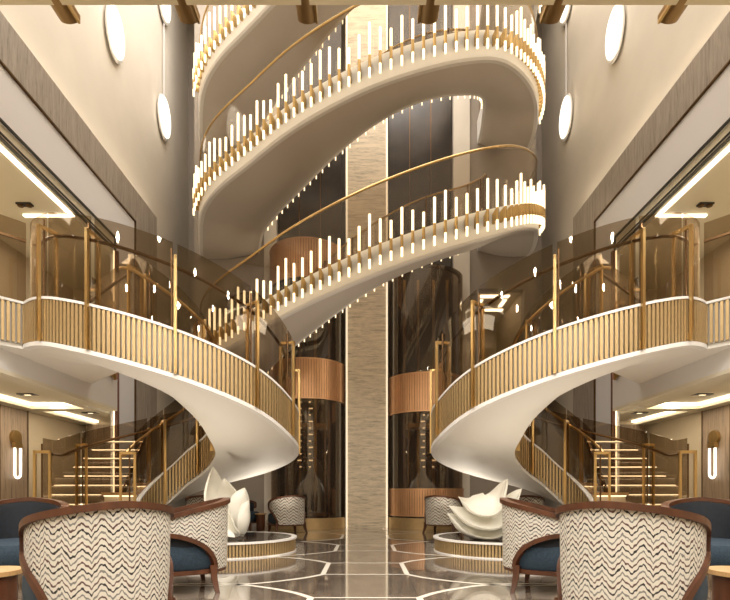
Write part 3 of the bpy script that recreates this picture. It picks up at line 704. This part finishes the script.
def petal(parent, L, W, bend, cup, th, base, az, tilt, roll=0, name='petal', blunt=0.0):
    """pointed curved shell growing along local z, bending outward"""
    bm = bmesh.new(); nu, nv = 22, 12; M = Matrix.Translation(base) @ Matrix.Rotation(az, 4, 'Z') @ Matrix.Rotation(tilt, 4, 'X') @ Matrix.Rotation(roll, 4, 'Z')
    def pt(u, v, off):
        w_ = W * (math.sin(PI * (u * .86 + .14) ** .9) ** .75 if u < 1 else 0) * .5 + .002
        if u < .5: w_ = max(w_, W * .5 * blunt)
        a = bend * u; y = (1 - math.cos(a)) / max(bend, 1e-3) * L; z = math.sin(a) / max(bend, 1e-3) * L
        c = cup * v * v * w_
        nrm = Vector((-2 * cup * v, -math.cos(a), math.sin(a))).normalized()
        p = Vector((v * w_, y - c * math.cos(a), z + c * math.sin(a)))
        return M @ (p + nrm * off * (1 - .5 * u))
    A = [[bm.verts.new(pt(i / nu, -1 + 2 * j / nv, -th / 2)) for j in range(nv + 1)] for i in range(nu + 1)]
    B = [[bm.verts.new(pt(i / nu, -1 + 2 * j / nv, th / 2)) for j in range(nv + 1)] for i in range(nu + 1)]
    for i in range(nu):
        for j in range(nv):
            bm.faces.new((A[i][j], A[i][j + 1], A[i + 1][j + 1], A[i + 1][j])); bm.faces.new((B[i][j], B[i + 1][j], B[i + 1][j + 1], B[i][j + 1]))
        bm.faces.new((A[i][0], A[i + 1][0], B[i + 1][0], B[i][0])); bm.faces.new((A[i][nv], B[i][nv], B[i + 1][nv], A[i + 1][nv]))
    for j in range(nv):
        bm.faces.new((A[0][j], B[0][j], B[0][j + 1], A[0][j + 1])); bm.faces.new((A[nu][j], A[nu][j + 1], B[nu][j + 1], B[nu][j]))
    return finish(name, bm, sculpt, parent, True)
def leaf(parent, path, W, wdir, cup, th=.035, wpos=.45, name='petal'):
    """leaf-shaped thick shell: spine through path, width along wdir, hollowed by cup"""
    bm = bmesh.new(); nu, nv = 30, 12; wd = Vector(wdir).normalized(); n = len(path) - 1
    def pt(u, v, off):
        p = cr(path, u * n * .99999); d = (cr(path, min(u + .02, 1) * n * .99999) - cr(path, max(u - .02, 0) * n * .99999)).normalized()
        w_ = wd - d * wd.dot(d); w_.normalize(); nr = d.cross(w_).normalized()
        q = math.log(.5) / math.log(wpos); h = W / 2 * math.sin(PI * min(1, max(0, u)) ** q) ** .85 if 0 < u < 1 else 0
        h += .003
        return p + w_ * v * h + nr * (cup * v * v * h * 1.0 + off * min(1, h / (W * .2)) - cup * h * .4)
    A = [[bm.verts.new(pt(i / nu, -1 + 2 * j / nv, -th / 2)) for j in range(nv + 1)] for i in range(nu + 1)]
    B = [[bm.verts.new(pt(i / nu, -1 + 2 * j / nv, th / 2)) for j in range(nv + 1)] for i in range(nu + 1)]
    for i in range(nu):
        for j in range(nv):
            bm.faces.new((A[i][j], A[i][j + 1], A[i + 1][j + 1], A[i + 1][j])); bm.faces.new((B[i][j], B[i + 1][j], B[i + 1][j + 1], B[i][j + 1]))
        bm.faces.new((A[i][0], A[i + 1][0], B[i + 1][0], B[i][0])); bm.faces.new((A[i][nv], B[i][nv], B[i + 1][nv], A[i + 1][nv]))
    for j in range(nv):
        bm.faces.new((A[0][j], B[0][j], B[0][j + 1], A[0][j + 1])); bm.faces.new((A[nu][j], A[nu][j + 1], B[nu][j + 1], B[nu][j]))
    return finish(name, bm, sculpt, parent, True)
t = thing('petal_sculpture', 'white sculpture of upright opening petals on the left round plinth', 'sculpture', (-1.79, 7.1, .225))
leaf(t, [(.02, 0, .01), (-.20, 0, .20), (-.40, 0, .55), (-.43, 0, 1.03)], .62, (.42, .9, 0), -.35, .04)
leaf(t, [(.0, .05, .02), (-.16, .08, .34), (-.22, .08, .62), (-.27, .02, .86)], .42, (1, -.25, 0), -.4, .04, .42)
leaf(t, [(.03, 0, .03), (-.03, -.06, .32), (-.0, -.05, .54), (.04, -.02, .72)], .30, (.75, .6, .2), .5, .035, .55)
leaf(t, [(.02, -.02, .03), (.06, -.08, .22), (.07, -.06, .40), (.10, -.02, .54)], .24, (.5, .85, 0), .5, .03, .4)
leaf(t, [(.0, -.12, .04), (-.14, -.14, .16), (-.20, -.14, .32), (-.16, -.12, .44)], .26, (.9, -.4, .2), -.5, .03)
leaf(t, [(-.02, -.32, .03), (-.12, -.38, .08), (-.22, -.42, .06), (-.3, -.42, .03)], .14, (.1, .8, .6), -.5, .02, name='fallen_petal')
# right: nested shells opening towards the room
t = thing('shell_sculpture', 'white sculpture of nested boat-like shells on the right round plinth', 'sculpture', (1.76, 7.02, .235))
leaf(t, [(-.58, .0, .34), (-.30, .02, .13), (.14, .02, .12), (.47, 0, .46)], .56, (0, .75, .66), .7, .03, .54, name='shell')
leaf(t, [(-.56, -.02, .45), (-.26, .03, .26), (.17, .03, .27), (.50, .0, .70)], .52, (0, .75, .66), .6, .03, .56, name='shell')
leaf(t, [(-.42, -.02, .58), (-.22, .05, .43), (.11, .05, .46), (.31, .03, .84)], .46, (0, .72, .7), .5, .03, .58, name='shell')

# ---------------------------------------------------------------- armchairs
RR = .36; ARM = .26; SL = PI / 2 * RR + ARM
def upt(sv, off=0):
    """plan point on the U shell at arc position sv (-SL..SL), front is +y"""
    a = abs(sv); sg = 1 if sv >= 0 else -1; r = RR + off
    if a < PI / 2 * RR:
        ph = a / RR; return Vector((sg * r * math.sin(ph), -r * math.cos(ph), 0)), Vector((sg * math.sin(ph), -math.cos(ph), 0))
    f = a - PI / 2 * RR
    return Vector((sg * (r - .03 * (f / ARM) ** 2), f, 0)), Vector((sg, 0, 0))
def ztop(sv): a = abs(sv) / SL; return .805 - .165 * a ** 1.5
WARC = .47
def zbot(sv):
    a = SL - abs(sv)
    if a >= WARC: return .20
    return .20 + .32 * math.sqrt(max(0, 1 - (a / WARC) ** 2))
def armchair(label, x, y, heading, group=None, far=False):
    t = thing('armchair', label, 'armchair', (x, y, 0), heading, group)
    n = 64; S = [-SL + 2 * SL * i / n for i in range(n + 1)]
    extra = [SL - WARC * q for q in (.999, .995, .985, .96)]
    S = sorted(S + extra + [-e for e in extra])
    # patterned outer shell
    bm = bmesh.new(); uvl = bm.loops.layers.uv.new('UV'); m = 10; G = []
    for sv in S:
        row = []
        for j in range(m + 1):
            z = zbot(sv) + (ztop(sv) - zbot(sv)) * j / m
            p, nn = upt(sv, .0 + .015 * (z - .2)); row.append((bm.verts.new((p.x, p.y, z)), (sv + 1, z)))
        G.append(row)
    for a, b in zip(G, G[1:]):
        for j in range(m):
            q = (a[j], b[j], b[j + 1], a[j + 1]); f = bm.faces.new([v[0] for v in q])
            for lp, v in zip(f.loops, q): lp[uvl].uv = v[1]
    H = []
    for sv in S:
        row = []
        for j in range(2):
            z = zbot(sv) if j == 0 else ztop(sv); p, nn = upt(sv, -.03); row.append(bm.verts.new((p.x, p.y, z)))
        H.append(row)
    for i in range(len(S) - 1):
        f = bm.faces.new((H[i][0], H[i][1], H[i + 1][1], H[i + 1][0]))
        bm.faces.new((G[i][0][0], H[i][0], H[i + 1][0], G[i + 1][0][0])); bm.faces.new((G[i][m][0], G[i + 1][m][0], H[i + 1][1], H[i][1]))
    for i in (0, -1): bm.faces.new([G[i][j][0] for j in range(m + 1)] + [H[i][1], H[i][0]])
    finish('back_shell', bm, fabric_far if far else fabric, t, True)
    # inner pad
    bm = bmesh.new(); rings = []
    for sv in [-SL * .97 + 2 * SL * .97 * i / 40 for i in range(41)]:
        pr = []
        zt, zl = ztop(sv) - .02, .38
        for off, z in ((-.031, zl), (-.031, zt), (-.052, zt), (-.065, zt - .08), (-.07, zl)):
            p, nn = upt(sv, off); pr.append((p.x, p.y, z))
        rings.append(pr)
    sweep(bm, rings); finish('inner_back', bm, navy, t, True)
    # wooden frame: arch - arm front - rim
    path = []
    for sv in [s_ for s_ in S if s_ <= -(SL - WARC) + .001 + 0]: path.append((sv, zbot(sv)))
    path = path[::-1]                                     # from back leg up to left arm front
    e1 = [(-SL - .012, .54), (-SL - .014, .58), (-SL - .012, ztop(SL) - .02)]
    rim = [(sv, ztop(sv) + .004) for sv in S]
    full = path[::1] + e1 + rim + [(-a, z) for a, z in e1[::-1]] + [(-a, z) for a, z in path[::-1]]
    rings = []
    for i, (sv, z) in enumerate(full):
        a = full[max(i - 1, 0)]; b = full[min(i + 1, len(full) - 1)]
        d = Vector((b[0] - a[0], b[1] - a[1]))
        d = d.normalized() if d.length > 1e-6 else Vector((1, 0)); nn2 = Vector((-d.y, d.x))
        r_ = []
        for off, k in ((.022, -.019), (.022, .019), (-.046, .019), (-.046, -.019)):
            s2 = sv + nn2.x * k; z2 = z + nn2.y * k
            p, nn = upt(max(-SL - .035, min(SL + .035, s2)), off + .015 * (z - .2)); r_.append((p.x, p.y, z2))
        rings.append(r_)
    bm = bmesh.new(); sweep(bm, rings); finish('wood_frame', bm, wood, t, True)
    # seat
    def plan(off, front, rnd=.06):
        pts = [upt(-PI / 2 * RR + PI * RR * i / 24, off)[0] for i in range(25)]
        pts = [(p.x, p.y) for p in pts]; r = RR + off
        pts += [(r - .01, front - rnd), (r - .03, front - rnd * .3), (r - .08, front), (-r + .08, front), (-r + .03, front - rnd * .3), (-r + .01, front - rnd)]
        return pts
    bm = bmesh.new()
    sweep(bm, [[(x_, y_, z) for x_, y_ in plan(o, f)] for o, f, z in ((-.035, .36, .205), (-.02, .385, .23), (-.018, .40, .32), (-.02, .395, .38), (-.035, .38, .415), (-.08, .33, .432))])
    finish('seat', bm, blue, t, True)
    bm = bmesh.new(); sweep(bm, [[(x_, y_, z) for x_, y_ in plan(o, f)] for o, f, z in ((-.015, .395, .168), (-.005, .405, .172), (-.005, .405, .203), (-.015, .395, .206))]); finish('seat_rail', bm, wood, t, True)
    ph = (SL - WARC) / RR
    for sg in (-1, 1):
        for kind in ('back', 'front'):
            bm = bmesh.new(); rings = []
            for f in range(6):
                q = f / 5; z = .24 * (1 - q) if kind == 'back' else .17 * (1 - q)
                w_ = .030 - .012 * q
                if kind == 'back': cx, cy = sg * (RR + .055 * q * q) * math.sin(ph + .05), -(RR + .055 * q * q) * math.cos(ph + .05)
                else: cx, cy = sg * (.29 + .02 * q), .33 + .02 * q
                rings.append([(cx + a * w_, cy + b * w_, z) for a, b in ((-1, -1), (1, -1), (1, 1), (-1, 1))])
            sweep(bm, rings); finish('leg', bm, wood, t, True)
    return t
for s in (-1, 1):
    side = 'left' if s < 0 else 'right'; op = 'right' if s < 0 else 'left'
    armchair('large foreground armchair seen from behind in zigzag fabric, bottom %s' % side, s * 1.53, 2.84, -s * R(45))
    armchair('zigzag armchair in side view just behind the large %s foreground armchair' % side, s * 1.635, 4.45, -s * R(118))
    armchair('blue-seated armchair facing the viewer at the %s edge of the picture' % side, s * 3.22, 4.55, s * R(158))
    armchair('distant zigzag armchair turned away near the %s lift' % side, s * 1.68, 10.6, -s * R(30), far=True)
    armchair('distant navy armchair facing inward behind the %s sculpture' % side, s * 2.95, 11.5, s * R(95), far=True)
    armchair('distant armchair half hidden under the %s spiral staircase' % side, s * 3.5, 10.6, -s * R(15), far=True)
    # tables
    for (x, y, lab, r, h) in ((2.50, 3.22, 'low round walnut side table at the %s edge between armchairs', .20, .36), (2.42, 11.3, 'low walnut table between the distant armchairs near the %s lift', .13, .40)):
        t = thing('side_table', lab % side, 'table', (s * x, y, 0))
        bm = bmesh.new(); cyl(bm, 0, 0, h - .03, h, r, r, 40); finish('table_top', bm, oak, t, True)
        bm = bmesh.new(); cyl(bm, 0, 0, .0, h - .03, r - .03, r - .03, 40); finish('drum_base', bm, wood, t, True)
